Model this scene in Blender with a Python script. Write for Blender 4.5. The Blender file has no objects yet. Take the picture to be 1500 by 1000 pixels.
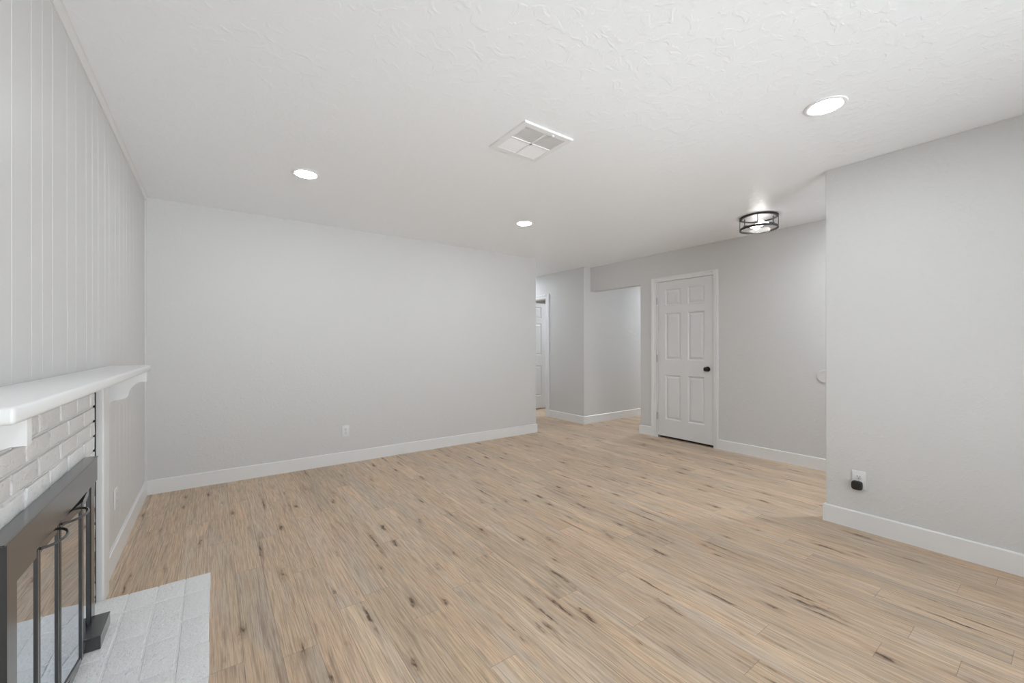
import bpy, bmesh, math, random
from mathutils import Vector, Matrix

random.seed(7)
S = bpy.context.scene
COL = S.collection
PI = math.pi
H = 2.44                     # ceiling height

# ------------------------------------------------------------------ camera
cam_data = bpy.data.cameras.new('camera')
cam = bpy.data.objects.new('camera', cam_data)
COL.objects.link(cam)
S.camera = cam
YAW, ROLL = 0.628103, -0.001091
fw = Vector((math.sin(YAW), math.cos(YAW), 0))
r0 = Vector((math.cos(YAW), -math.sin(YAW), 0))
u0 = r0.cross(fw)
rt = (math.cos(ROLL) * r0 + math.sin(ROLL) * u0)
up = rt.cross(fw)
m = Matrix((rt, up, -fw)).transposed().to_4x4()
m.translation = Vector((0, 0, 1.22425))
cam.matrix_world = m
cam_data.sensor_width = 36
cam_data.lens = 602.742 * 36 / 1500
cam_data.shift_y = 5.39 / 1500
cam_data.clip_start = 0.02

# ------------------------------------------------------------------ view, world, daylight
S.view_settings.view_transform = 'Standard'
S.view_settings.look = 'None'
S.view_settings.gamma = 1
S.view_settings.use_curve_mapping = False
S.view_settings.exposure = 0.06
S.cycles.use_denoising = True
S.cycles.max_bounces = 14
S.cycles.diffuse_bounces = 10
S.cycles.sample_clamp_indirect = 6

SKY, GROUND_FILL = 3.1, 9.2       # overcast sky above, lower half made brighter as added uplight for the ceiling
w = bpy.data.worlds.new('world')
S.world = w
w.use_nodes = True
nt = w.node_tree
nt.nodes.clear()
wo = nt.nodes.new('ShaderNodeOutputWorld')
bg = nt.nodes.new('ShaderNodeBackground')
tc = nt.nodes.new('ShaderNodeTexCoord')
sx = nt.nodes.new('ShaderNodeSeparateXYZ')
mr = nt.nodes.new('ShaderNodeMapRange')
mr.inputs['From Min'].default_value = -0.08
mr.inputs['From Max'].default_value = 0.08
mr.inputs['To Min'].default_value = GROUND_FILL
mr.inputs['To Max'].default_value = SKY
mx = nt.nodes.new('ShaderNodeMixRGB')
mx.inputs[1].default_value = (0.92, 0.965, 1.0, 1)
mx.inputs[2].default_value = (0.88, 0.95, 1.0, 1)
m2 = nt.nodes.new('ShaderNodeMapRange')
m2.inputs['From Min'].default_value = -0.08
m2.inputs['From Max'].default_value = 0.08
L = nt.links.new
L(tc.outputs['Generated'], sx.inputs[0])
L(sx.outputs['Z'], mr.inputs['Value'])
L(sx.outputs['Z'], m2.inputs['Value'])
L(m2.outputs[0], mx.inputs[0])
L(mx.outputs[0], bg.inputs['Color'])
L(mr.outputs[0], bg.inputs['Strength'])
L(bg.outputs[0], wo.inputs[0])


def portal(name, loc, rot, sx_, sy_):
    d = bpy.data.lights.new(name, 'AREA')
    d.shape = 'RECTANGLE'
    d.size, d.size_y = sx_, sy_
    d.cycles.is_portal = True
    o = bpy.data.objects.new(name, d)
    o.location, o.rotation_euler = loc, rot
    COL.objects.link(o)
    return o


W1 = (0.15, 2.85, 0.06, 2.12)          # sliding glass door in the rear wall: x0 x1 z0 z1
YR = -1.2                               # rear wall
portal('daylight_portal', ((W1[0] + W1[1]) / 2, YR - 0.10, (W1[2] + W1[3]) / 2), (PI / 2, 0, 0), W1[1] - W1[0], W1[3] - W1[2])
W2 = (5.0, 6.6, 0.9, 2.05)             # unseen east window added to light the bedroom door: y0 y1 z0 z1
portal('bedroom_daylight_portal', (8.10, (W2[0] + W2[1]) / 2, (W2[2] + W2[3]) / 2), (PI / 2, 0, PI / 2), W2[1] - W2[0], W2[3] - W2[2])



def ceiling_disk_light(name, x, y, watts):
    d = bpy.data.lights.new(name, 'AREA')
    d.shape = 'DISK'
    d.size = 0.16
    d.energy = watts
    d.color = (0.88, 0.945, 1.0)
    o = bpy.data.objects.new(name, d)
    o.location = (x, y, H - 0.006)
    COL.objects.link(o)


# recessed lamp completing the grid; the rest are unseen fill lights added for brightness
ceiling_disk_light('room_lamp', 0.53, 0.76, 8)
ceiling_disk_light('rear_room_fill', 0.53, -0.7, 6)
ceiling_disk_light('rear_room_fill', 2.3, -0.7, 2.5)
ceiling_disk_light('hallway_fill', 4.17, 6.3, 18)
ceiling_disk_light('side_hall_fill', 7.5, 4.03, 38)
ceiling_disk_light('bedroom_fill', 5.9, 5.2, 16)
ceiling_disk_light('entry_fill', 4.2, 0.65, 20)

# ------------------------------------------------------------------ materials
class N:
    """tiny node helper"""
    def __init__(s, name):
        s.m = bpy.data.materials.new(name)
        s.m.use_nodes = True
        s.t = s.m.node_tree
        s.b = s.t.nodes['Principled BSDF']

    def n(s, typ, **kw):
        o = s.t.nodes.new(typ)
        for k, v in kw.items():
            setattr(o, k, v)
        return o

    def l(s, a, b):
        s.t.links.new(a, b)

    def math(s, op, a, b=None, clamp=False):
        o = s.n('ShaderNodeMath', operation=op, use_clamp=clamp)
        for i, v in enumerate((a, b)):
            if v is None:
                continue
            if isinstance(v, (int, float)):
                o.inputs[i].default_value = v
            else:
                s.l(v, o.inputs[i])
        return o.outputs[0]

    def noise(s, vec, scale=1.0, detail=3, rough=0.55, dim='3D', dist=0.0):
        o = s.n('ShaderNodeTexNoise', noise_dimensions=dim)
        o.inputs['Scale'].default_value = scale
        o.inputs['Detail'].default_value = detail
        o.inputs['Roughness'].default_value = rough
        o.inputs['Distortion'].default_value = dist
        s.l(vec, o.inputs['Vector'])
        return o.outputs['Fac']

    def ramp(s, fac, stops):
        o = s.n('ShaderNodeValToRGB')
        e = o.color_ramp.elements
        while len(e) < len(stops):
            e.new(0.5)
        for q, (p, c) in zip(e, stops):
            q.position = p
            q.color = (c, c, c, 1) if isinstance(c, (int, float)) else (*c, 1)
        s.l(fac, o.inputs[0])
        return o.outputs[0]

    def mix(s, fac, a, b, mode='MIX'):
        o = s.n('ShaderNodeMixRGB', blend_type=mode)
        for i, v in enumerate((fac, a, b)):
            if isinstance(v, (int, float)):
                o.inputs[i].default_value = v
            elif isinstance(v, tuple):
                o.inputs[i].default_value = (*v, 1)
            else:
                s.l(v, o.inputs[i])
        return o.outputs[0]

    def bump(s, h, dist=0.002, strength=1.0):
        o = s.n('ShaderNodeBump')
        o.inputs['Distance'].default_value = dist
        o.inputs['Strength'].default_value = strength
        s.l(h, o.inputs['Height'])
        s.l(o.outputs[0], s.b.inputs['Normal'])


def flat(name, col, rough=0.5, metal=0.0, bump=None):
    k = N(name)
    k.b.inputs['Base Color'].default_value = (*col, 1)
    k.b.inputs['Roughness'].default_value = rough
    k.b.inputs['Metallic'].default_value = metal
    if bump:
        tcn = k.n('ShaderNodeTexCoord')
        k.bump(k.noise(tcn.outputs['Object'], bump[0], 3), bump[1])
    return k.m


def emis(name, col, strength):
    k = N(name)
    k.b.inputs['Base Color'].default_value = (0.8, 0.8, 0.8, 1)
    k.b.inputs['Emission Color'].default_value = (*col, 1)
    k.b.inputs['Emission Strength'].default_value = strength
    return k.m


def paint(name, col, rough, scale, dist, thr=None):
    """rolled / knock-down textured wall paint"""
    k = N(name)
    k.b.inputs['Base Color'].default_value = (*col, 1)
    k.b.inputs['Roughness'].default_value = rough
    tcn = k.n('ShaderNodeTexCoord')
    v = tcn.outputs['Object']
    if thr:
        a = k.noise(v, scale, 4, 0.6, dist=0.6)
        a = k.ramp(a, [(thr, 0.0), (thr + 0.10, 1.0)])
        b = k.noise(v, scale * 5, 2)
        hgt = k.math('ADD', a, k.math('MULTIPLY', b, 0.25))
    else:
        hgt = k.noise(v, scale, 3, 0.6)
    k.bump(hgt, dist)
    return k.m


WALL_C = (0.635, 0.63, 0.625)
M = {}
M['wall'] = paint('wall_paint', WALL_C, 0.55, 38, 0.0006, 0.52)
M['ceil'] = paint('ceiling_paint', (0.905, 0.925, 0.95), 0.36, 16, 0.0008, 0.50)
M['panel'] = flat('panel_paint', (0.645, 0.64, 0.635), 0.38, bump=(22, 0.0006))
M['trim'] = flat('trim_paint', (0.76, 0.76, 0.76), 0.32)
M['door'] = flat('door_paint', (0.705, 0.705, 0.71), 0.38)
M['black'] = flat('black_plastic', (0.018, 0.017, 0.016), 0.42)
M['knob'] = flat('black_knob_metal', (0.012, 0.012, 0.013), 0.28, 0.3)
M['iron'] = flat('black_painted_steel', (0.062, 0.062, 0.063), 0.27, 0.35)
_b = M['iron'].node_tree.nodes['Principled BSDF']
_b.inputs['Coat Weight'].default_value = 0.7
_b.inputs['Coat Roughness'].default_value = 0.22
M['soot'] = flat('sooty_firebrick', (0.05, 0.048, 0.046), 0.9)
M['rubber'] = flat('dark_gap', (0.012, 0.012, 0.012), 0.9)
M['plate'] = flat('outlet_plastic', (0.74, 0.74, 0.74), 0.3)
M['slot'] = flat('outlet_slot', (0.02, 0.02, 0.02), 0.6)
M['steel'] = flat('satin_nickel', (0.55, 0.55, 0.56), 0.35, 0.9)
M['vent'] = flat('vent_enamel', (0.84, 0.84, 0.85), 0.3)
M['duct'] = flat('duct_grey', (0.75, 0.75, 0.75), 0.8)
M['led'] = emis('led_lens', (0.88, 0.945, 1.0), 100)
M['bulb'] = emis('bulb_glow', (1.0, 0.98, 0.95), 11)
M['canopy'] = flat('canopy_white', (0.45, 0.45, 0.45), 0.35)


def glass_mat(name, tint, refl, cap=1.0):
    """thin pane: see-through with a clear reflection"""
    k = N(name)
    k.t.nodes.remove(k.b)
    out = k.t.nodes['Material Output']
    tr = k.n('ShaderNodeBsdfTransparent')
    tr.inputs[0].default_value = (*tint, 1)
    gl = k.n('ShaderNodeBsdfGlossy')
    gl.inputs['Roughness'].default_value = 0.0
    gl.inputs[0].default_value = (1, 1, 1, 1)
    fr = k.n('ShaderNodeFresnel')
    fr.inputs['IOR'].default_value = refl
    ms = k.n('ShaderNodeMixShader')
    k.l(k.math('MINIMUM', fr.outputs[0], cap), ms.inputs[0])
    k.l(tr.outputs[0], ms.inputs[1])
    k.l(gl.outputs[0], ms.inputs[2])
    k.l(ms.outputs[0], out.inputs[0])
    return k.m


M['pane'] = glass_mat('clear_pane', (0.97, 0.98, 0.98), 1.45)
M['shade'] = glass_mat('clear_shade_glass', (0.98, 0.98, 0.98), 1.35, 0.10)


def fire_glass():
    """smoked, strongly reflecting fireplace glass"""
    k = N('smoked_fireplace_glass')
    k.t.nodes.remove(k.b)
    out = k.t.nodes['Material Output']
    tr = k.n('ShaderNodeBsdfTransparent')
    tr.inputs[0].default_value = (0.55, 0.55, 0.56, 1)
    gl = k.n('ShaderNodeBsdfGlossy')
    gl.inputs['Roughness'].default_value = 0.012
    gl.inputs[0].default_value = (0.87, 0.915, 0.97, 1)
    fr = k.n('ShaderNodeFresnel')
    fr.inputs['IOR'].default_value = 3.0
    mu = k.math('MULTIPLY', fr.outputs[0], 2.5, True)
    ms = k.n('ShaderNodeMixShader')
    k.l(mu, ms.inputs[0])
    k.l(tr.outputs[0], ms.inputs[1])
    k.l(gl.outputs[0], ms.inputs[2])
    k.l(ms.outputs[0], out.inputs[0])
    return k.m


M['fglass'] = fire_glass()


def mesh_curtain():
    k = N('wire_mesh_curtain')
    tcn = k.n('ShaderNodeTexCoord')
    sp = k.n('ShaderNodeSeparateXYZ')
    k.l(tcn.outputs['Object'], sp.inputs[0])
    a = k.math('SINE', k.math('MULTIPLY', sp.outputs['Y'], 900))
    b = k.math('SINE', k.math('MULTIPLY', sp.outputs['Z'], 900))
    c = k.math('MULTIPLY', a, b)
    col = k.ramp(c, [(0.1, (0.03, 0.03, 0.03)), (0.5, (0.20, 0.20, 0.20))])
    k.l(col, k.b.inputs['Base Color'])
    k.b.inputs['Roughness'].default_value = 0.55
    k.b.inputs['Metallic'].default_value = 0.3
    return k.m


M['mesh'] = mesh_curtain()


def brick_paint():
    k = N('white_painted_brick')
    tcn = k.n('ShaderNodeTexCoord')
    v = tcn.outputs['Object']
    a = k.noise(v, 60, 4, 0.65)
    b = k.noise(v, 14, 3, 0.6)
    c = k.noise(v, 170, 2, 0.6)
    pit = k.ramp(k.noise(v, 45, 3, 0.7), [(0.60, 0.0), (0.72, 1.0)])
    hgt = k.math('ADD', k.math('ADD', a, k.math('MULTIPLY', b, 1.6)), k.math('MULTIPLY', c, 0.3))
    hgt = k.math('SUBTRACT', hgt, k.math('MULTIPLY', pit, 0.5))
    k.bump(hgt, 0.0058)
    k.b.inputs['Base Color'].default_value = (0.84, 0.84, 0.84, 1)
    k.b.inputs['Roughness'].default_value = 0.45
    return k.m


M['brick'] = brick_paint()


def wood_floor():
    k = N('oak_plank_floor')
    tcn = k.n('ShaderNodeTexCoord')
    sp = k.n('ShaderNodeSeparateXYZ')
    k.l(tcn.outputs['Object'], sp.inputs[0])
    X, Y = sp.outputs['X'], sp.outputs['Y']
    WID, LEN = 0.125, 1.22
    xs = k.math('DIVIDE', k.math('ADD', X, 5.03), WID)
    i = k.math('FLOOR', xs)
    fx = k.math('FRACT', xs)
    wn = k.n('ShaderNodeTexWhiteNoise', noise_dimensions='1D')
    k.l(i, wn.inputs['W'])
    ys = k.math('ADD', k.math('DIVIDE', k.math('ADD', Y, 9.0), LEN), k.math('MULTIPLY', wn.outputs['Value'], 7.31))
    j = k.math('FLOOR', ys)
    fy = k.math('FRACT', ys)
    cb = k.n('ShaderNodeCombineXYZ')
    k.l(i, cb.inputs[0])
    k.l(j, cb.inputs[1])
    w2 = k.n('ShaderNodeTexWhiteNoise', noise_dimensions='2D')
    k.l(cb.outputs[0], w2.inputs['Vector'])
    rnd, rcol = w2.outputs['Value'], w2.outputs['Color']
    rs = k.n('ShaderNodeSeparateXYZ')
    k.l(rcol, rs.inputs[0])
    r1, r2, r3 = rs.outputs

    def vec(sx_, sy_, wob=None):
        c = k.n('ShaderNodeCombineXYZ')
        xx = k.math('MULTIPLY', X, sx_)
        if wob is not None:
            xx = k.math('ADD', xx, wob)
        k.l(xx, c.inputs[0])
        k.l(k.math('MULTIPLY', Y, sy_), c.inputs[1])
        k.l(k.math('MULTIPLY', rnd, 91.7), c.inputs[2])
        return c.outputs[0]

    # slow wander so that grain is not ruler straight
    wob = k.math('MULTIPLY', k.noise(vec(3, 2.2), 1, 2), 1.6)
    base = k.ramp(rnd, [(0.0, (0.555, 0.440, 0.325)), (0.22, (0.615, 0.482, 0.348)), (0.45, (0.655, 0.510, 0.362)),
                        (0.65, (0.590, 0.468, 0.348)), (0.85, (0.680, 0.525, 0.368)), (1.0, (0.655, 0.490, 0.335))])
    # broad bands inside a plank: grey-ish sapwood and peach heartwood
    band = k.noise(vec(11, 0.75, wob), 1, 4, 0.65)
    c1 = k.mix(k.ramp(band, [(0.46, 0.0), (0.62, 0.75)]), base, (0.560, 0.475, 0.400))
    band2 = k.noise(vec(9, 0.9, k.math('ADD', wob, 31)), 1, 4, 0.65)
    c2 = k.mix(k.ramp(band2, [(0.44, 0.0), (0.64, 0.80)]), c1, (0.700, 0.495, 0.340))
    band3 = k.noise(vec(16, 0.6, k.math('ADD', wob, 77)), 1, 2, 0.6)
    c2 = k.mix(k.ramp(band3, [(0.56, 0.0), (0.72, 0.6)]), c2, (0.760, 0.610, 0.450))
    # grain
    g = k.noise(vec(105, 4.2, k.math('MULTIPLY', wob, 1.6)), 1, 5, 0.72)
    c3 = k.mix(k.ramp(g, [(0.34, 0.55), (0.55, 0.0)]), c2, (0.315, 0.230, 0.162))
    g2 = k.noise(vec(260, 6.0), 1, 2, 0.6)
    c3 = k.mix(k.ramp(g2, [(0.30, 0.60), (0.56, 0.0)]), c3, (0.270, 0.200, 0.145))
    # long soft dark streaks
    st = k.noise(vec(34, 1.5, k.math('ADD', k.math('MULTIPLY', wob, 1.5), 11)), 1, 4, 0.6)
    c4 = k.mix(k.ramp(st, [(0.60, 0.0), (0.74, 0.60)]), c3, (0.230, 0.165, 0.120))
    # knots: elongated dark cores with a brown halo
    def knots(scx, scy, off, rad):
        c = k.n('ShaderNodeCombineXYZ')
        nz = k.math('MULTIPLY', k.noise(vec(34, 12), 1, 3, 0.6), 0.34)
        k.l(k.math('ADD', k.math('MULTIPLY', X, scx), nz), c.inputs[0])
        k.l(k.math('ADD', k.math('MULTIPLY', Y, scy), k.math('ADD', nz, off)), c.inputs[1])
        vo = k.n('ShaderNodeTexVoronoi', voronoi_dimensions='2D', feature='F1')
        vo.inputs['Scale'].default_value = 1.0
        k.l(c.outputs[0], vo.inputs['Vector'])
        vs = k.n('ShaderNodeSeparateXYZ')
        k.l(vo.outputs['Color'], vs.inputs[0])
        size = k.math('MULTIPLY', k.ramp(vs.outputs[0], [(0.32, 0.0), (1.0, 1.0)]), rad)
        return k.math('SUBTRACT', size, vo.outputs['Distance'])

    k1 = knots(7.4, 1.9, 0.0, 0.12)
    k2 = knots(12.0, 0.8, 3.7, 0.11)
    k3 = knots(5.6, 1.3, 8.3, 0.105)
    kk = k.math('MAXIMUM', k.math('MAXIMUM', k1, k2), k3)
    halo = k.ramp(kk, [(0.0, 0.0), (0.10, 0.55)])
    hm = k.n('ShaderNodeMapRange')
    k.l(kk, hm.inputs[0])
    hm.inputs[1].default_value = -0.09
    hm.inputs[2].default_value = 0.05
    hm.inputs[4].default_value = 0.45
    c5 = k.mix(hm.outputs[0], c4, (0.260, 0.165, 0.105))
    core = k.n('ShaderNodeMapRange')
    k.l(k.math('ADD', kk, k.math('MULTIPLY', k.math('SUBTRACT', k.noise(vec(120, 20), 1, 2), 0.5), 0.12)), core.inputs[0])
    core.inputs[1].default_value = 0.015
    core.inputs[2].default_value = 0.085
    core.inputs[4].default_value = 0.88
    c6 = k.mix(core.outputs[0], c5, (0.075, 0.050, 0.038))
    # per plank brightness
    bri = k.n('ShaderNodeMapRange')
    k.l(r2, bri.inputs[0])
    bri.inputs[3].default_value = 0.90
    bri.inputs[4].default_value = 1.08
    bc = k.n('ShaderNodeCombineXYZ')
    for q in range(3):
        k.l(bri.outputs[0], bc.inputs[q])
    c7 = k.mix(1.0, c6, bc.outputs[0], 'MULTIPLY')
    # seams
    ex = k.math('MINIMUM', fx, k.math('SUBTRACT', 1.0, fx))
    ey = k.math('MULTIPLY', k.math('MINIMUM', fy, k.math('SUBTRACT', 1.0, fy)), LEN / WID)
    e = k.math('MINIMUM', ex, ey)
    seam = k.ramp(e, [(0.004, 1.0), (0.011, 0.0)])
    c8 = k.mix(k.math('MULTIPLY', seam, 0.45), c7, (0.12, 0.085, 0.06))
    k.l(c8, k.b.inputs['Base Color'])
    k.b.inputs['Roughness'].default_value = 0.42
    k.b.inputs['Specular IOR Level'].default_value = 0.22
    hgt = k.math('SUBTRACT', k.math('MULTIPLY', g, 0.35), seam)
    k.bump(hgt, 0.0006)
    return k.m


M['floor'] = wood_floor()


# ------------------------------------------------------------------ mesh helpers
def new_bm():
    return bmesh.new()


def box(bm, x0, x1, y0, y1, z0, z1, bev=0.0, seg=2):
    vs = [bm.verts.new((x, y, z)) for x in (x0, x1) for y in (y0, y1) for z in (z0, z1)]
    f = [(0, 1, 3, 2), (4, 6, 7, 5), (0, 4, 5, 1), (2, 3, 7, 6), (0, 2, 6, 4), (1, 5, 7, 3)]
    fs = [bm.faces.new([vs[i] for i in q]) for q in f]
    if bev:
        es = list({e for q in fs for e in q.edges})
        bmesh.ops.bevel(bm, geom=es, offset=bev, segments=seg, profile=0.5, affect='EDGES')
    return vs


def prism(bm, pts, axis, a0, a1):
    """extrude a closed 2-D outline along axis ('x','y','z')"""
    def P(p, a):
        return {'x': (a, p[0], p[1]), 'y': (p[0], a, p[1]), 'z': (p[0], p[1], a)}[axis]
    A = [bm.verts.new(P(p, a0)) for p in pts]
    B = [bm.verts.new(P(p, a1)) for p in pts]
    n = len(pts)
    fs = [bm.faces.new(A), bm.faces.new(B[::-1])]
    for i in range(n):
        fs.append(bm.faces.new((A[i], B[i], B[(i + 1) % n], A[(i + 1) % n])))
    return fs


def lathe(bm, prof, centre, axis='z', seg=32):
    """prof: list of (radius, height); revolve about axis through centre"""
    rings = []
    for r, h in prof:
        ring = []
        if r < 1e-6:
            pos = {'z': (0, 0, h), 'x': (h, 0, 0), 'y': (0, h, 0)}[axis]
            ring = [bm.verts.new(Vector(centre) + Vector(pos))]
        else:
            for q in range(seg):
                a = 2 * PI * q / seg
                c, s = r * math.cos(a), r * math.sin(a)
                pos = {'z': (c, s, h), 'x': (h, c, s), 'y': (c, h, s)}[axis]
                ring.append(bm.verts.new(Vector(centre) + Vector(pos)))
        rings.append(ring)
    for A, B in zip(rings[:-1], rings[1:]):
        for q in range(seg):
            a = A[q % len(A)], A[(q + 1) % len(A)]
            b = B[q % len(B)], B[(q + 1) % len(B)]
            vs = []
            for v in (a[0], a[1], b[1], b[0]):
                if v not in vs:
                    vs.append(v)
            if len(vs) > 2:
                bm.faces.new(vs)


def tube(bm, pts, r, seg=10, cap=True):
    pts = [Vector(p) for p in pts]
    rings = []
    for i, p in enumerate(pts):
        d = (pts[min(i + 1, len(pts) - 1)] - pts[max(i - 1, 0)]).normalized()
        a = d.cross(Vector((0, 0, 1)))
        if a.length < 1e-3:
            a = d.cross(Vector((1, 0, 0)))
        a.normalize()
        b = d.cross(a)
        rings.append([bm.verts.new(p + r * (math.cos(2 * PI * q / seg) * a + math.sin(2 * PI * q / seg) * b)) for q in range(seg)])
    for A, B in zip(rings[:-1], rings[1:]):
        for q in range(seg):
            bm.faces.new((A[q], A[(q + 1) % seg], B[(q + 1) % seg], B[q]))
    if cap:
        bm.faces.new(rings[0])
        bm.faces.new(rings[-1][::-1])


def obj(name, bm, mat, parent=None, smooth=False, label=None):
    bmesh.ops.recalc_face_normals(bm, faces=bm.faces)
    me = bpy.data.meshes.new(name)
    bm.to_mesh(me)
    bm.free()
    if smooth:
        for p in me.polygons:
            p.use_smooth = True
        me.set_sharp_from_angle(angle=math.radians(38))
    me.materials.append(M[mat] if isinstance(mat, str) else mat)
    o = bpy.data.objects.new(name, me)
    COL.objects.link(o)
    if parent is not None:
        o.parent = parent
        o.matrix_parent_inverse = parent.matrix_world.inverted()
    if label:
        o['label'] = label
    return o


def thing(name, label, cat, loc=(0, 0, 0), group=None, kind=None):
    o = bpy.data.objects.new(name, None)
    COL.objects.link(o)
    o.location = loc
    o.matrix_world = Matrix.Translation(loc)
    o.empty_display_size = 0.05
    o['label'] = label
    o['category'] = cat
    if group:
        o['group'] = group
    if kind:
        o['kind'] = kind
    return o


def struct(name, bm, mat, label=None, cat=None, smooth=False):
    o = obj(name, bm, mat, None, smooth)
    o['kind'] = 'structure'
    if label:
        o['label'] = label
    if cat:
        o['category'] = cat
    return o


# ------------------------------------------------------------------ the room shell
XL, YB, XS, XD = -0.4521, 4.4904, 3.4654, 4.8042     # left wall, back wall, short right wall, door wall
YS = 1.0396                                           # free end of the short right wall
XE = 3.6769                                           # free end of the back wall
XH, YH = 4.6586, 4.512                                # hall wall and its corner
YO = 3.5755                                           # jamb of the wide opening
XO, YN = 8.1, 8.1                                     # far outer walls

bm = new_bm(); box(bm, -1.3, 8.4, -1.5, 8.4, -0.12, 0.0)
struct('floor', bm, 'floor', 'light oak wood-look plank floor with dark knots', 'floor')
bm = new_bm(); box(bm, -1.3, 8.4, -1.5, 8.4, H, H + 0.12)
struct('ceiling', bm, 'ceil', 'white textured ceiling over the whole room', 'ceiling')

# left wall: vertical plank panelling, V-grooves between boards of uneven width
gro = [1.7395, 1.8934, 1.9936, 2.0999, 2.2738, 2.3997, 2.5668, 2.6806]
y = 2.6806
for d in (0.122, 0.154, 0.106, 0.167, 0.126, 0.154, 0.106, 0.122, 0.167, 0.126, 0.154):
    y += d
    if y < YB - 0.04:
        gro.append(y)
y = 1.7395
for d in (0.114, 0.167, 0.106, 0.126, 0.154, 0.1, 0.17, 0.12, 0.15, 0.11, 0.16, 0.12, 0.15, 0.11, 0.17, 0.13, 0.15, 0.12, 0.11, 0.16):
    y -= d
    if y > YR + 0.03:
        gro.append(y)
gro.sort()


def panelling(bm, y0, y1, z0, z1, back=0.13):
    pts = [(XL - back, y0), (XL, y0)]
    for g in gro:
        if y0 + 0.01 < g < y1 - 0.01:
            pts += [(XL, g - 0.0032), (XL - 0.0018, g), (XL, g + 0.0032)]
    pts += [(XL, y1), (XL - back, y1)]
    prism(bm, pts, 'z', z0, z1)


FB = (1.575, 2.42, 0.66)                       # firebox opening: y0 y1 top
bm = new_bm()
panelling(bm, YR - 0.15, FB[0], 0, H)
panelling(bm, FB[0], FB[1], FB[2], H)
panelling(bm, FB[1], YN + 0.2, 0, H)
struct('wall_left', bm, 'panel', 'white vertical plank wall behind the fireplace', 'wall')

bm = new_bm(); box(bm, XL - 0.05, XE, YB, YB + 0.12, 0, H)
struct('wall_back', bm, 'wall', 'long plain white wall facing the camera', 'wall')
bm = new_bm(); box(bm, XE - 0.12, XE, YB + 0.12, YN, 0, H)
struct('wall_hallway_left', bm, 'wall')
bm = new_bm(); box(bm, XS, XS + 0.12, YR, YS, 0, H, 0.004, 2)
struct('wall_right', bm, 'wall', 'short white wall at the right with a black plug-in device', 'wall')
bm = new_bm(); box(bm, XS + 0.12, XO, 0.08, 0.20, 0, H)
struct('wall_entry', bm, 'wall')

# wall with the white door and the header over the wide opening
DY0, DY1, DZ = 2.530, 3.318, 2.066              # rough door opening
bm = new_bm()
box(bm, XD, XD + 0.12, 0.20, DY0, 0, H)
box(bm, XD, XD + 0.12, DY1, YO, 0, H)
box(bm, XD, XD + 0.12, DY0, DY1, DZ, H)
box(bm, XD, XD + 0.12, YO, YH, 2.0625, H)
struct('wall_door_side', bm, 'wall', 'white wall holding the six-panel door and an opening beside it', 'wall')
bm = new_bm(); box(bm, XD + 0.12, XO, YO - 0.12, YO, 0, H)
struct('wall_side_hall', bm, 'wall')

# hallway wall with the far door opening
HY0, HY1, HZ = 5.405, 6.19, 2.035
bm = new_bm()
box(bm, XH, XH + 0.12, YH, HY0, 0, H)
box(bm, XH, XH + 0.12, HY1, YN, 0, H)
box(bm, XH, XH + 0.12, HY0, HY1, HZ, H)
box(bm, XH + 0.12, XO, YH, YH + 0.12, 0, H)
struct('wall_hallway', bm, 'wall', 'white hallway wall with the outer corner beside the opening', 'wall')

# outer shell
bm = new_bm()
box(bm, XL, W1[0], YR - 0.15, YR, 0, H)
box(bm, W1[1], XO + 0.1, YR - 0.15, YR, 0, H)
box(bm, W1[0], W1[1], YR - 0.15, YR, 0, W1[2])
box(bm, W1[0], W1[1], YR - 0.15, YR, W1[3], H)
struct('wall_rear', bm, 'wall')
bm = new_bm(); box(bm, XE - 0.12, XO + 0.1, YN, YN + 0.15, 0, H)
struct('wall_north', bm, 'wall')
bm = new_bm()
box(bm, XO, XO + 0.15, YR, W2[0], 0, H)
box(bm, XO, XO + 0.15, W2[1], YN, 0, H)
box(bm, XO, XO + 0.15, W2[0], W2[1], 0, W2[2])
box(bm, XO, XO + 0.15, W2[0], W2[1], W2[3], H)
struct('wall_east', bm, 'wall')


def window(name, axis, a0, a1, z0, z1, pos, mull):
    def bx(bm, u0, u1, v0, v1, t):
        if axis == 'x':
            box(bm, u0, u1, pos - t, pos + t, v0, v1)
        else:
            box(bm, pos - t, pos + t, u0, u1, v0, v1)
    f = 0.05
    bm = new_bm()
    bx(bm, a0, a1, z0, z0 + f, .03); bx(bm, a0, a1, z1 - f, z1, .03)
    bx(bm, a0, a0 + f, z0 + f, z1 - f, .03); bx(bm, a1 - f, a1, z0 + f, z1 - f, .03)
    for q in mull:
        bx(bm, q - .03, q + .03, z0 + f, z1 - f, .03)
    fr = struct(name, bm, 'trim')
    bm = new_bm()
    bx(bm, a0 + f, a1 - f, z0 + f, z1 - f, .003)
    obj('window_pane', bm, 'pane', fr)


window('window_1', 'x', *W1, YR - 0.06, [(W1[0] + W1[1]) / 2])
window('added_window_2', 'y', *W2, XO + 0.06, [(W2[0] + W2[1]) / 2])  # unseen opening, added so daylight reaches the far door


# baseboards
BH, BT = 0.118, 0.014


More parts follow.
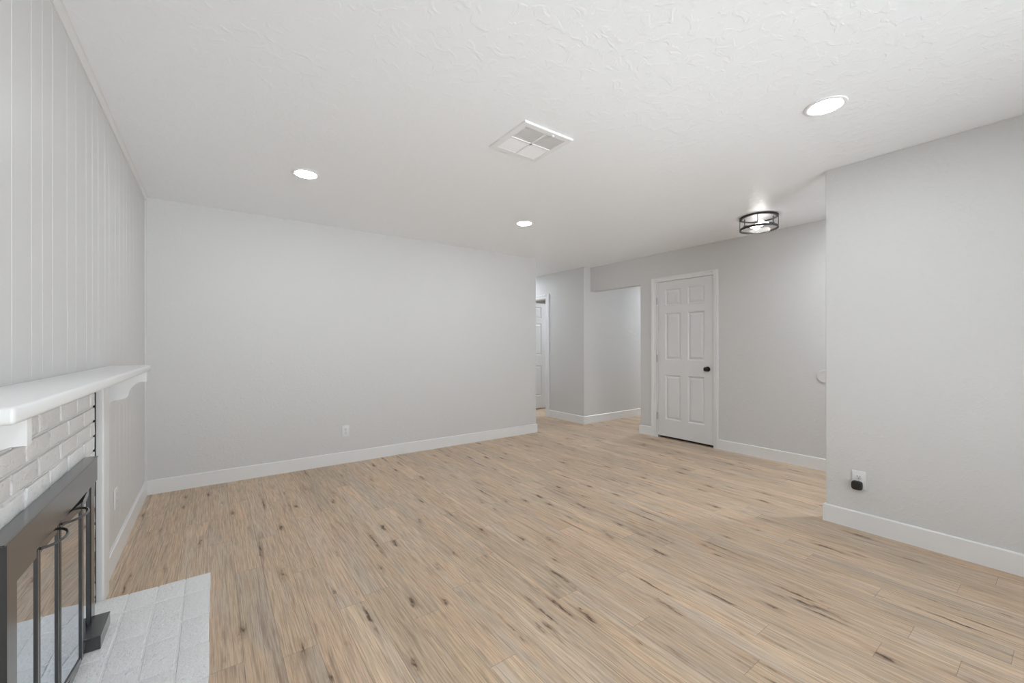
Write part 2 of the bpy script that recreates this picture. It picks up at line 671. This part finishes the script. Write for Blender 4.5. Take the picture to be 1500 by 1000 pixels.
def base_run(bm, path, side, h=BH, t=BT):
    """baseboard along a polyline in plan; side=+1 puts its thickness to the left of travel"""
    P = [Vector((p[0], p[1])) for p in path]
    prof = [(0, 0), (t, 0), (t, h - 0.005), (t - 0.005, h), (0, h)]
    nrm = []
    for a, b in zip(P[:-1], P[1:]):
        d = (b - a).normalized()
        nrm.append(Vector((-d.y, d.x)) * side)
    rings = []
    for i, p in enumerate(P):
        if i == 0:
            o = nrm[0]
        elif i == len(P) - 1:
            o = nrm[-1]
        else:
            o = nrm[i - 1] + nrm[i]
        rings.append([bm.verts.new((p.x + o.x * u, p.y + o.y * u, v)) for u, v in prof])
    n = len(prof)
    for A, B in zip(rings[:-1], rings[1:]):
        for q in range(n):
            bm.faces.new((A[q], A[(q + 1) % n], B[(q + 1) % n], B[q]))
    bm.faces.new(rings[0]); bm.faces.new(rings[-1][::-1])


bm = new_bm(); base_run(bm, [(XL, 2.84), (XL, YB)], -1)
struct('baseboard_left', bm, 'trim')
bm = new_bm(); base_run(bm, [(XL + BT, YB), (XE, YB), (XE, YB + 3.4)], -1)
struct('baseboard_back', bm, 'trim')
bm = new_bm(); base_run(bm, [(XS, YR), (XS, YS), (XS + 0.12, YS), (XS + 0.12, 0.2)], 1)
struct('baseboard_right', bm, 'trim')
CY0, CY1 = 2.4875, 3.3968                       # outer edges of the door casing
bm = new_bm(); base_run(bm, [(XD, 0.2), (XD, CY0)], 1)
struct('baseboard_door_right', bm, 'trim')
bm = new_bm(); base_run(bm, [(XD, CY1 - 0.0), (XD, YO), (XD + 0.12, YO)], 1)
struct('baseboard_door_left', bm, 'trim')
HC = 5.325                                      # near edge of the hall door casing
bm = new_bm(); base_run(bm, [(XO, YH), (XH, YH), (XH, HC)], 1)
struct('baseboard_hallway', bm, 'trim')

# quarter-round where the panelled wall meets the ceiling, and in the back corner
bm = new_bm()
R = 0.030
pts = [(XL, H), (XL, H - R)] + [(XL + R * math.sin(a), H - R * math.cos(a)) for a in [PI / 2 * q / 6 for q in range(1, 6)]]
pts = [(XL, H - R)] + [(XL + R * 0.55 * (1 - math.cos(PI / 2 * q / 6)) / 1 + 0.006, H - R + R * math.sin(PI / 2 * q / 6) * 1.0) for q in range(0, 7)] + [(XL, H)]
prism(bm, pts, 'y', YR, YB)
struct('trim_1', bm, 'trim', 'thin white moulding along the top of the plank wall', 'moulding', True)
bm = new_bm()
prism(bm, [(XL, YB), (XL, YB - 0.018), (XL + 0.005, YB - 0.015), (XL + 0.010, YB - 0.009), (XL + 0.013, YB)], 'z', BH, H - 0.02)
struct('trim_2', bm, 'panel', 'narrow vertical corner bead between plank wall and back wall', 'moulding', True)


# ------------------------------------------------------------------ doors
def panel_face(bm, y0, y1, z0, z1, x, sgn, panels, tf):
    """moulded six-panel face in the plane x (front looks along sgn); tf maps local to world"""
    ys = sorted({y0, y1} | {p[0] for p in panels} | {p[1] for p in panels})
    zs = sorted({z0, z1} | {p[2] for p in panels} | {p[3] for p in panels})

    def V(yy, zz, d):
        return bm.verts.new(tf(x - sgn * d, yy, zz))
    for a, b in zip(ys[:-1], ys[1:]):
        for c, d in zip(zs[:-1], zs[1:]):
            cy_, cz_ = (a + b) / 2, (c + d) / 2
            hit = [p for p in panels if p[0] < cy_ < p[1] and p[2] < cz_ < p[3]]
            if not hit:
                bm.faces.new([V(a, c, 0), V(b, c, 0), V(b, d, 0), V(a, d, 0)])
    for p in panels:
        prev = None
        for ins, dep in ((0, 0), (0.004, 0.002), (0.013, 0.0105), (0.018, 0.0115), (0.024, 0.0105), (0.042, 0.003), (0.046, 0.0025)):
            ring = [V(p[0] + ins, p[2] + ins, dep), V(p[1] - ins, p[2] + ins, dep), V(p[1] - ins, p[3] - ins, dep), V(p[0] + ins, p[3] - ins, dep)]
            if prev:
                for q in range(4):
                    bm.faces.new((prev[q], prev[(q + 1) % 4], ring[(q + 1) % 4], ring[q]))
            prev = ring
        bm.faces.new(prev)


def slab(bm, wid, z0, z1, tf, t=0.035):
    """slab in local coords: front face x=0, y 0..wid"""
    st, mu = 0.108 * wid / 0.755, 0.095 * wid / 0.755
    pw = (wid - 2 * st - mu) / 2
    cols = [(st, st + pw), (st + pw + mu, wid - st)]
    rows = [(0.25, 0.835), (1.030, 1.640), (1.735, 1.955)]
    pan = [(a, b, c, d) for a, b in cols for c, d in rows]
    panel_face(bm, 0, wid, z0, z1, 0, -1, pan, tf)
    panel_face(bm, 0, wid, z0, z1, t, 1, pan, tf)
    for (a, b) in ((0, 0), (wid, wid)):
        bm.faces.new([bm.verts.new(tf(xx, a, zz)) for xx, zz in ((0, z0), (t, z0), (t, z1), (0, z1))])
    for zz in (z0, z1):
        bm.faces.new([bm.verts.new(tf(xx, yy, zz)) for xx, yy in ((0, 0), (t, 0), (t, wid), (0, wid))])
    bmesh.ops.remove_doubles(bm, verts=bm.verts, dist=1e-5)


def knob(parent, x, y, z, sgn, name='door_knob'):
    bm = new_bm()
    s = sgn
    lathe(bm, [(0, 0), (0.031, 0), (0.031, s * 0.004), (0.027, s * 0.009), (0.012, s * 0.011), (0.011, s * 0.028), (0.018, s * 0.032),
               (0.026, s * 0.041), (0.0275, s * 0.050), (0.024, s * 0.058), (0.012, s * 0.063), (0, s * 0.064)], (x, y, z), 'x', 24)
    return obj(name, bm, 'knob', parent, True, 'round black knob')


d1 = thing('door_1', 'white six-panel door with black knob in the right-hand wall', 'door', (XD, 2.925, 0), kind='structure')
SY0, SY1 = 2.549, 3.300
FX = XD + 0.004
bm = new_bm(); slab(bm, SY1 - SY0, 0.030, 2.056, lambda a, b, c: (FX + a, SY0 + b, c))
obj('door_slab', bm, 'door', d1)
bm = new_bm()                                   # casing + jamb
CT, CZ = 0.016, 2.116


def casing(bm, xf, sgn, o0, o1, i0, i1, zt_o, zt_i, t=0.016):
    def leg(a, b):           # stepped profile, thick at the outer edge
        lo, hi = (a, b)
        prism(bm, [(xf, lo), (xf + sgn * t, lo), (xf + sgn * t, lo + (hi - lo) * 0.35), (xf + sgn * t * 0.6, lo + (hi - lo) * 0.55), (xf + sgn * t * 0.45, hi), (xf, hi)], 'z', 0, zt_o)
    leg(o0, i0)
    leg(o1, i1)
    zm = zt_o - (zt_o - zt_i)
    a, b = min(i0, i1), max(i0, i1)
    fs = prism(bm, [(xf, zt_o), (xf + sgn * t, zt_o), (xf + sgn * t, zt_o - (zt_o - zm) * .35), (xf + sgn * t * .6, zt_o - (zt_o - zm) * .55), (xf + sgn * t * .45, zm), (xf, zm)], 'y', a, b)


casing(bm, XD, -1, CY0, CY1, SY0 - 0.008, SY1 + 0.026, CZ, 2.062)
box(bm, XD - 0.002, XD + 0.12, DY0, SY0 - 0.003, 0, DZ)
box(bm, XD - 0.002, XD + 0.12, SY1 + 0.003, DY1, 0, DZ)
box(bm, XD - 0.002, XD + 0.12, SY0 - 0.003, SY1 + 0.003, 2.0595, DZ)
obj('door_casing', bm, 'trim', d1)
knob(d1, FX, 2.6185, 0.934, -1)
for hz in (1.811, 1.0465, 0.2836):
    bm = new_bm()
    box(bm, XD - 0.004, XD - 0.0005, SY1 + 0.004, SY1 + 0.022, hz - 0.045, hz + 0.045)
    tube(bm, [(XD - 0.005, SY1 + 0.002, hz - 0.047), (XD - 0.005, SY1 + 0.002, hz + 0.047)], 0.005, 10)
    obj('door_hinge', bm, 'steel', d1, True)

d2 = thing('door_2', 'white panel door standing open at the end of the dim hallway', 'door', (XH, 6.1, 0), kind='structure')
bm = new_bm(); slab(bm, 0.80, 0.016, 2.025, lambda a, b, c: (4.772 + b, 6.085 + a, c))
obj('door_slab', bm, 'door', d2)
bm = new_bm()
casing(bm, XH, -1, HC, 6.265, HY0 - 0.002, HY1 + 0.002, 2.105, 2.033)
box(bm, XH - 0.002, XH + 0.122, HY0 - 0.0, HY0 + 0.018, 0, HZ)
box(bm, XH - 0.002, XH + 0.122, HY1 - 0.018, HY1, 0, HZ)
box(bm, XH - 0.002, XH + 0.122, HY0 + 0.018, HY1 - 0.018, HZ - 0.004, HZ)
obj('door_casing', bm, 'trim', d2)
bm = new_bm()
lathe(bm, [(0, 0), (0.031, 0), (0.031, -0.004), (0.012, -0.011), (0.011, -0.028), (0.026, -0.041), (0.0275, -0.05), (0.012, -0.063), (0, -0.064)], (5.51, 6.085, 0.934), 'y', 20)
obj('door_knob', bm, 'knob', d2, True)


# ------------------------------------------------------------------ fireplace: painted brick face, hearth, firebox
XBK = -0.445                                    # face of the bricks
ZH = 0.020                                      # top of the hearth
fp = thing('brick_fireplace', 'white painted brick fireplace face and low hearth along the left wall', 'fireplace', (XL, 2.04, 0))


def jbox(bm, x0, x1, y0, y1, z0, z1, bev, jit):
    """a brick: bevelled box with slightly uneven corners"""
    t = new_bm()
    vs = box(t, x0, x1, y0, y1, z0, z1)
    for v in vs:
        v.co += Vector([random.uniform(-jit, jit) for _ in range(3)])
    bmesh.ops.bevel(t, geom=list(t.edges), offset=bev, segments=3, profile=0.6, affect='EDGES')
    mp = {}
    for v in t.verts:
        mp[v] = bm.verts.new(v.co)
    for f in t.faces:
        bm.faces.new([mp[v] for v in f.verts])
    t.free()


bm = new_bm()
BY0, BY1 = 1.400, 2.684
box(bm, XL + 0.0006, XBK - 0.0062, BY0 + 0.012, FB[0], ZH, 1.083)
box(bm, XL + 0.0006, XBK - 0.0062, FB[1], BY1 - 0.012, ZH, 1.083)
box(bm, XL + 0.0006, XBK - 0.0062, FB[0], FB[1], FB[2], 1.083)
z = 0.943 - 0.068 * 14
row = 0
while z < 1.08:
    z0, z1 = max(z + 0.005, ZH + 0.002), min(z + 0.063, 1.083)
    off = 2.041 if row % 2 == 1 else 1.933      # row just under z=.943 is odd
    js = [off + 0.2235 * q for q in range(-6, 8)]
    edges = [BY0] + [q for q in js if BY0 + 0.03 < q < BY1 - 0.03] + [BY1]
    if z1 - z0 > 0.015:
        for a, b in zip(edges[:-1], edges[1:]):
            a2 = a if a == BY0 else a + 0.0065
            b2 = b if b == BY1 else b - 0.0065
            segs = [(a2, b2)]
            if z1 > 0.02 and z0 < FB[2]:
                segs = []
                if a2 < FB[0]:
                    segs.append((a2, min(b2, FB[0])))
                if b2 > FB[1]:
                    segs.append((max(a2, FB[1]), b2))
            for s0, s1 in segs:
                if s1 - s0 > 0.02:
                    jbox(bm, XL + 0.001, XBK + random.uniform(-0.0012, 0.0012), s0 + random.uniform(-.0015, .0015), s1 + random.uniform(-.0015, .0015), z0, z1, 0.0055, 0.0013)
    z += 0.068
    row += 1
obj('brick_face', bm, 'brick', fp, True)

bm = new_bm()
HX0, HX1, HY_0, HY_1 = XL + 0.002, -0.014, 1.37, 2.712
box(bm, HX0, HX1 - 0.004, HY_0 + 0.004, HY_1 - 0.004, 0.0, ZH - 0.0035)
xs_ = [(-0.4475, -0.3345), (-0.3265, -0.2265), (-0.2185, -0.1195), (-0.1115, HX1)]
for x0, x1 in xs_:                              # header course at the far end
    jbox(bm, x0 - 0.002, x1 + 0.002, 2.548, HY_1 + random.uniform(-.002, .002), 0.001, ZH, 0.0035, 0.0008)
jo = [2.43, 2.30, 2.205, 2.307]
for ci, (x0, x1) in enumerate(xs_):
    y = jo[ci]
    top = 2.541
    while top > HY_0 + 0.02:
        lo = max(y, HY_0)
        jbox(bm, x0 + random.uniform(-.001, .001), x1 + random.uniform(-.001, .001), lo + 0.0035, top - 0.0035, 0.001, ZH + random.uniform(-.0008, .0008), 0.0035, 0.0009)
        top = lo
        y = lo - 0.221
obj('hearth', bm, 'brick', fp, True, 'low white painted brick hearth on the floor')
bm = new_bm()                                   # firebox recess behind the glass
box(bm, -0.78, -0.75, FB[0] - 0.04, FB[1] + 0.04, 0, 0.74)
box(bm, -0.75, XL - 0.001, FB[0] - 0.04, FB[0], 0, 0.74)
box(bm, -0.75, XL - 0.001, FB[1], FB[1] + 0.04, 0, 0.74)
box(bm, -0.75, XL - 0.001, FB[0], FB[1], FB[2], 0.74)
box(bm, -0.75, XL - 0.001, FB[0], FB[1], 0.0005, 0.03)
obj('firebox', bm, 'soot', fp)
bm = new_bm(); box(bm, XL + 0.0006, XBK - 0.0012, BY1 + 0.004, 2.7145, ZH, 1.083)
obj('joint_gap', bm, 'rubber', fp, False, 'dark gap between the bricks and the white post')

# ------------------------------------------------------------------ mantelpiece
mp_ = thing('mantelpiece', 'white wooden mantel shelf on scrolled brackets over the brick fireplace', 'mantel', (XL, 2.04, 0))
bm = new_bm(); box(bm, XL + 0.0005, -0.278, 1.085, 3.02, 1.0855, 1.1175, 0.007, 3)
obj('mantel_shelf', bm, 'trim', mp_, True)
for a, b, s in ((2.7155, 2.836, 1), (1.245, 1.365, -1)):
    bm = new_bm()
    zb = ZH + 0.001 if False else 0.0
    if s > 0:
        prism(bm, [(XL + 0.0005, a), (-0.4275, a), (-0.4262, a + 0.010), (-0.4225, a + 0.013), (-0.4205, a + 0.024), (-0.4195, a + 0.05), (-0.4195, b), (XL + 0.0005, b)], 'z', 0.0, 1.085)
    else:
        prism(bm, [(XL + 0.0005, b), (-0.4275, b), (-0.4262, b - 0.010), (-0.4225, b - 0.013), (-0.4205, b - 0.024), (-0.4195, b - 0.05), (-0.4195, a), (XL + 0.0005, a)], 'z', 0.0, 1.085)
    obj('pilaster', bm, 'trim', mp_)
prof = [(XL + 0.0005, 1.0853), (-0.284, 1.0853), (-0.284, 1.036), (-0.306, 1.0356), (-0.318, 1.031), (-0.3277, 1.0241), (-0.336, 1.0155), (-0.341, 1.007),
        (-0.348, 0.9945), (-0.3515, 0.983), (-0.353, 0.972), (-0.3565, 0.963), (-0.364, 0.9555), (-0.375, 0.9509), (-0.3981, 0.9474), (-0.4105, 0.944), (-0.4185, 0.9385), (-0.4235, 0.9285), (-0.43, 0.905), (XL + 0.0005, 0.90)]
for a, b in ((2.872, 2.905), (1.165, 1.19)):
    bm = new_bm(); prism(bm, prof, 'y', a, b)
    obj('bracket', bm, 'trim', mp_, False, 'scrolled white bracket under the shelf')

# ------------------------------------------------------------------ black metal fireplace screen with folding glass doors
sc = thing('fireplace_screen', 'black metal fireplace surround with folding glass doors on the left', 'fireplace screen', (XBK, 2.0, ZH))
FX0, FX1 = XBK + 0.0015, -0.4005
FY0, FY1 = 1.512, 2.478
bm = new_bm()
box(bm, FX0, FX1, FY0 - 0.014, FY1 + 0.002, 0.7455, 0.7505, 0.001, 1)       # top plate, a little wider
box(bm, FX0, FX1 - 0.0005, FY0, FY1 - 0.014, 0.652, 0.7455)                  # header
box(bm, FX0, FX1 - 0.011, FY1 - 0.060, FY1 - 0.001, ZH + .0015, 0.7455)             # right jamb
box(bm, FX0, FX1 - 0.0005, FY0, 1.574, ZH + .0015, 0.652)                           # left jamb
box(bm, FX0, FX1 - 0.006, 1.574, FY1 - 0.060, ZH + .0015, 0.052)                    # bottom rail
obj('screen_frame', bm, 'iron', sc)
GX = -0.4185


def door_panel(p0, p1, name='glass_door'):
    """one leaf between plan points p0, p1 (x,y): metal stiles and rails around a smoked pane"""
    p0, p1 = Vector((*p0, 0)), Vector((*p1, 0))
    d = (p1 - p0); wd = d.length; d.normalize()
    nrm = Vector((d.y, -d.x, 0))
    if nrm.x < 0:
        nrm = -nrm

    def bx(bm, a, b, z0, z1, t0, t1):
        vs = []
        for s in (a, b):
            for t in (t0, t1):
                for zz in (z0, z1):
                    vs.append(bm.verts.new(p0 + d * s + nrm * t + Vector((0, 0, zz))))
        for q in [(0, 1, 3, 2), (4, 6, 7, 5), (0, 4, 5, 1), (2, 3, 7, 6), (0, 2, 6, 4), (1, 5, 7, 3)]:
            bm.faces.new([vs[i] for i in q])
    z0, z1 = 0.056, 0.640
    bm = new_bm()
    e = 0.0015
    bx(bm, e, 0.012, z0, z1, -0.006, 0.006); bx(bm, wd - 0.012, wd - e, z0, z1, -0.006, 0.006)
    bx(bm, 0.012, wd - 0.012, 0.612, z1, -0.005, 0.005); bx(bm, 0.012, wd - 0.012, z0, 0.068, -0.005, 0.005)
    o = obj(name, bm, 'iron', sc)
    bm = new_bm()
    bx(bm, 0.012, wd - 0.012, 0.068, 0.612, -0.0015, 0.0015)
    obj('glass_pane', bm, 'fglass', o, False, 'smoked glass reflecting the white hearth')
    return o


p_mid = (GX, 1.990)
door_panel((GX, 1.578), (GX, 1.788))
leaf_l = door_panel((GX, 1.789), (GX, 1.984))
leaf_r = door_panel((GX, 1.992), (-0.401, 2.192))
door_panel((-0.401, 2.1935), (GX - 0.002, 2.412))


def wire_handle(parent, a, b, z):
    a, b = Vector((*a, z)), Vector((*b, z))
    d = b - a
    pts = []
    for q in range(17):
        t = q / 16
        bow = math.sin(PI * min(1, max(0, t))) ** 0.55
        pts.append(a + d * t + Vector((0.038 * bow, 0, 0)))
    bm = new_bm(); tube(bm, pts, 0.0042, 8)
    obj('door_handle', bm, 'iron', parent, True, 'bowed black metal door pull')


wire_handle(leaf_l, (GX + 0.006, 1.80), (GX + 0.006, 1.962), 0.626)
wire_handle(leaf_r, (GX + 0.007, 2.005), (-0.398, 2.165), 0.626)
bm = new_bm(); box(bm, -0.4405, -0.4385, 1.58, 2.412, 0.06, 0.648)
obj('mesh_curtain', bm, 'mesh', sc, False, 'grey woven wire spark curtain behind the glass')
for y0 in (2.281,):
    bm = new_bm(); box(bm, -0.412, -0.362, y0, y0 + 0.186, ZH + 0.002, 0.075, 0.0015, 1)
    obj('foot', bm, 'iron', sc, False, 'low black metal box at the foot of the frame')

# ------------------------------------------------------------------ ceiling fixtures
def can_light(x, y, label):
    t = thing('recessed_light', label, 'ceiling light', (x, y, H), 'recessed ceiling lights')
    bm = new_bm()
    lathe(bm, [(0.070, -0.0035), (0.074, -0.006), (0.082, -0.0065), (0.089, -0.0045), (0.0915, -0.0002), (0.070, -0.0002), (0.070, -0.0035)], (x, y, H), 'z', 48)
    obj('trim_ring', bm, 'vent', t, True)
    bm = new_bm()
    lathe(bm, [(0, -0.0042), (0.060, -0.0040), (0.0698, -0.0030), (0.0698, -0.0004), (0, -0.0004)], (x, y, H), 'z', 48)
    obj('lens', bm, 'led', t, True)


can_light(0.533, 3.221, 'lit round recessed ceiling light nearest the plank wall')
can_light(2.516, 3.252, 'lit round recessed ceiling light near the hallway, smallest in view')
can_light(2.524, 0.757, 'lit round recessed ceiling light with visible trim ring nearest the short right wall')

# return air vent
VX0, VX1, VY0, VY1 = 1.3635, 1.7235, 1.7535, 2.1115
vt = thing('ceiling_vent', 'square white louvred air vent in the middle of the ceiling', 'vent', ((VX0 + VX1) / 2, (VY0 + VY1) / 2, H))
zt, zb = H - 0.0003, H - 0.010
bm = new_bm()
fw_ = 0.036
vm, vn = (VX0 + VX1) / 2, (VY0 + VY1) / 2


def vframe(bm, x0, x1, y0, y1):
    # sloped flange: thin at the outer edge
    o = [(x0, y0), (x1, y0), (x1, y1), (x0, y1)]
    i = [(x0 + fw_, y0 + fw_), (x1 - fw_, y0 + fw_), (x1 - fw_, y1 - fw_), (x0 + fw_, y1 - fw_)]
    m_ = [(x0 + .004, y0 + .004), (x1 - .004, y0 + .004), (x1 - .004, y1 - .004), (x0 + .004, y1 - .004)]
    rings = [[bm.verts.new((*p, zt)) for p in o], [bm.verts.new((*p, H - 0.006)) for p in o], [bm.verts.new((*p, zb)) for p in m_], [bm.verts.new((*p, zb)) for p in i], [bm.verts.new((*p, zt)) for p in i]]
    for A, B in zip(rings, rings[1:] + rings[:1]):
        for q in range(4):
            bm.faces.new((A[q], A[(q + 1) % 4], B[(q + 1) % 4], B[q]))


vframe(bm, VX0, VX1, VY0, VY1)
box(bm, vm - 0.006, vm + 0.006, VY0 + fw_, VY1 - fw_, zb, zt)
box(bm, VX0 + fw_, VX1 - fw_, vn - 0.006, vn + 0.006, zb, zt)
obj('vent_frame', bm, 'vent', vt)
bm = new_bm(); box(bm, VX0 + fw_, VX1 - fw_, VY0 + fw_, VY1 - fw_, H - 0.0012, zt)
obj('duct_backing', bm, 'duct', vt)
for (a, b) in ((VX0 + fw_, vm - 0.006), (vm + 0.006, VX1 - fw_)):
    for (c, d, s) in ((VY0 + fw_, vn - 0.006, -1), (vn + 0.006, VY1 - fw_, 1)):
        bm = new_bm()
        n = 10
        for q in range(n):
            yc = c + (d - c) * (q + 0.5) / n
            hw = 0.0069 if s < 0 else 0.0039
            z_lo, z_hi = (H - 0.0082, H - 0.0066) if s < 0 else (H - 0.0088, H - 0.0058)
            # slanted blade
            y_lo, y_hi = yc + s * hw * 0.9, yc - s * hw * 0.9
            prism(bm, [(y_lo - 0.0007, z_lo), (y_lo + 0.0007, z_lo), (y_hi + 0.0007, z_hi), (y_hi - 0.0007, z_hi)], 'x', a, b)
        obj('louver', bm, 'vent', vt)
bm = new_bm(); box(bm, 1.578, 1.592, 1.774, 1.784, H - 0.016, H - 0.0097)
obj('vent_lever', bm, 'vent', vt)

# flush-mount cage light in the entry
LX, LY = 4.190, 1.783
fl = thing('flush_mount_light', 'black ring cage ceiling light with two lit bulbs by the entry', 'ceiling light', (LX, LY, H))
bm = new_bm()
lathe(bm, [(0.138, -0.016), (0.158, -0.016), (0.160, -0.014), (0.160, -0.0003), (0.138, -0.0003), (0.138, -0.016)], (LX, LY, H), 'z', 56)
obj('top_ring', bm, 'black', fl, True)
bm = new_bm()
lathe(bm, [(0, -0.008), (0.1375, -0.008), (0.1375, -0.0004), (0, -0.0004)], (LX, LY, H), 'z', 40)
obj('canopy', bm, 'canopy', fl, True)
bm = new_bm()
lathe(bm, [(0.153, -0.124), (0.160, -0.124), (0.161, -0.122), (0.161, -0.107), (0.160, -0.105), (0.153, -0.105), (0.153, -0.124)], (LX, LY, H), 'z', 56)
obj('bottom_ring', bm, 'black', fl, True)
for q in range(4):
    a = math.radians(20 + 90 * q)
    x, y = LX + 0.1565 * math.cos(a), LY + 0.1565 * math.sin(a)
    bm = new_bm(); tube(bm, [(x, y, H - 0.015), (x, y, H - 0.106)], 0.0032, 8)
    obj('rod', bm, 'black', fl, True)
bm = new_bm()
lathe(bm, [(0.147, -0.118), (0.149, -0.118), (0.149, -0.017), (0.147, -0.017), (0.147, -0.118)], (LX, LY, H), 'z', 48)
obj('glass_shade', bm, 'shade', fl, True, 'clear glass drum inside the cage')
for s in (1, -1):
    # sockets lie flat, pointing at each other along the view-wise axis
    d = Vector((0.809, -0.588, 0)) * s
    side = Vector((0.588, 0.809, 0)) * (-0.060 * s)
    c = Vector((LX, LY, H - 0.078)) + side
    p_out = c + d * 0.105
    p_in = c + d * 0.050
    bm = new_bm()
    tube(bm, [p_out, p_in], 0.0125, 14)
    tube(bm, [p_out - d * 0.006 + Vector((0, 0, 0.069)), p_out - d * 0.006 + Vector((0, 0, 0.0))], 0.005, 8)
    so = obj('socket', bm, 'black', fl, True)
    bm = new_bm()
    bc_ = c - d * 0.016
    bmesh.ops.create_uvsphere(bm, u_segments=20, v_segments=12, radius=0.030, matrix=Matrix.Translation(bc_))
    tube(bm, [bc_ + d * 0.024, p_in + d * 0.002], 0.0115, 12)
    obj('bulb', bm, 'bulb', fl, True)


# ------------------------------------------------------------------ outlets, wall plate, plug-in device
def outlet(tfm, centre, label, wd=0.071, ht=0.117):
    """tfm(u, v, d) -> world; u across, v up, d out of the wall"""
    t = thing('wall_outlet', label, 'outlet', tfm(0, 0, 0), 'white duplex outlets')

    def bx(bm, u0, u1, v0, v1, d0, d1, bev=0.0):
        tmp = new_bm(); box(tmp, u0, u1, d0, d1, v0, v1, bev, 2)
        mpv = {v: bm.verts.new(tfm(v.co.x, v.co.z, v.co.y)) for v in tmp.verts}
        for f in tmp.faces:
            bm.faces.new([mpv[v] for v in f.verts])
        tmp.free()
    bm = new_bm(); bx(bm, -wd / 2, wd / 2, -ht / 2, ht / 2, 0.0003, 0.0065, 0.0022)
    obj('cover_plate', bm, 'plate', t, True)
    for s in (1, -1):
        zc = s * 0.0195
        bm = new_bm(); bx(bm, -0.0165, 0.0165, zc - 0.014, zc + 0.014, 0.0067, 0.0083, 0.0008)
        r = obj('receptacle', bm, 'plate', t, True)
        bm = new_bm()
        bx(bm, -0.0078, -0.0052, zc + 0.000, zc + 0.009, 0.0083, 0.0087)
        bx(bm, 0.0052, 0.0078, zc + 0.001, zc + 0.008, 0.0083, 0.0087)
        bx(bm, -0.0025, 0.0025, zc - 0.010, zc - 0.005, 0.0083, 0.0087)
        obj('slots', bm, 'slot', r)
    bm = new_bm(); bx(bm, -0.003, 0.003, -0.003, 0.003, 0.0066, 0.0078, 0.0008)
    obj('screw', bm, 'steel', t, True)
    return t


outlet(lambda u, v, d: (1.115 + u, YB - d, 0.332 + v), None, 'white duplex outlet low on the long back wall')
outlet(lambda u, v, d: (XL + d, 3.215 - u, 0.357 + v), None, 'white duplex outlet on the plank wall beyond the mantel post')
outlet(lambda u, v, d: (XS - d, 0.856 - u, 0.331 + v), None, 'white duplex outlet with a black device plugged in on the short right wall')

pl = thing('plug_in_device', 'small rounded black device plugged into the outlet on the right wall', 'plug-in device', (XS - 0.009, 0.861, 0.2965))
bm = new_bm()
prev = None
rings = []
for dx, sc_ in ((0.0, 0.86), (0.006, 0.96), (0.016, 1.0), (0.026, 0.97), (0.032, 0.86), (0.0345, 0.62)):
    ring = []
    for q in range(40):
        a = 2 * PI * q / 40
        c, s = math.cos(a), math.sin(a)
        e = 0.55
        ring.append(bm.verts.new((XS - 0.0088 - dx, 0.861 + 0.0295 * sc_ * math.copysign(abs(c) ** e, c), 0.2965 + 0.0300 * sc_ * math.copysign(abs(s) ** e, s))))
    rings.append(ring)
for A, B in zip(rings[:-1], rings[1:]):
    for q in range(40):
        bm.faces.new((A[q], A[(q + 1) % 40], B[(q + 1) % 40], B[q]))
bm.faces.new(rings[0]); bm.faces.new(rings[-1][::-1])
obj('body', bm, 'black', pl, True)

t = thing('wall_plate', 'round white wall plate half hidden behind the edge of the short right wall', 'wall plate', (XD, 1.449, 0.917))
bm = new_bm()
lathe(bm, [(0, -0.006), (0.040, -0.006), (0.050, -0.008), (0.058, -0.009), (0.064, -0.006), (0.0655, -0.0003), (0, -0.0003)], (XD, 1.449, 0.917), 'x', 40)
obj('plate_disc', bm, 'wall', t, True)
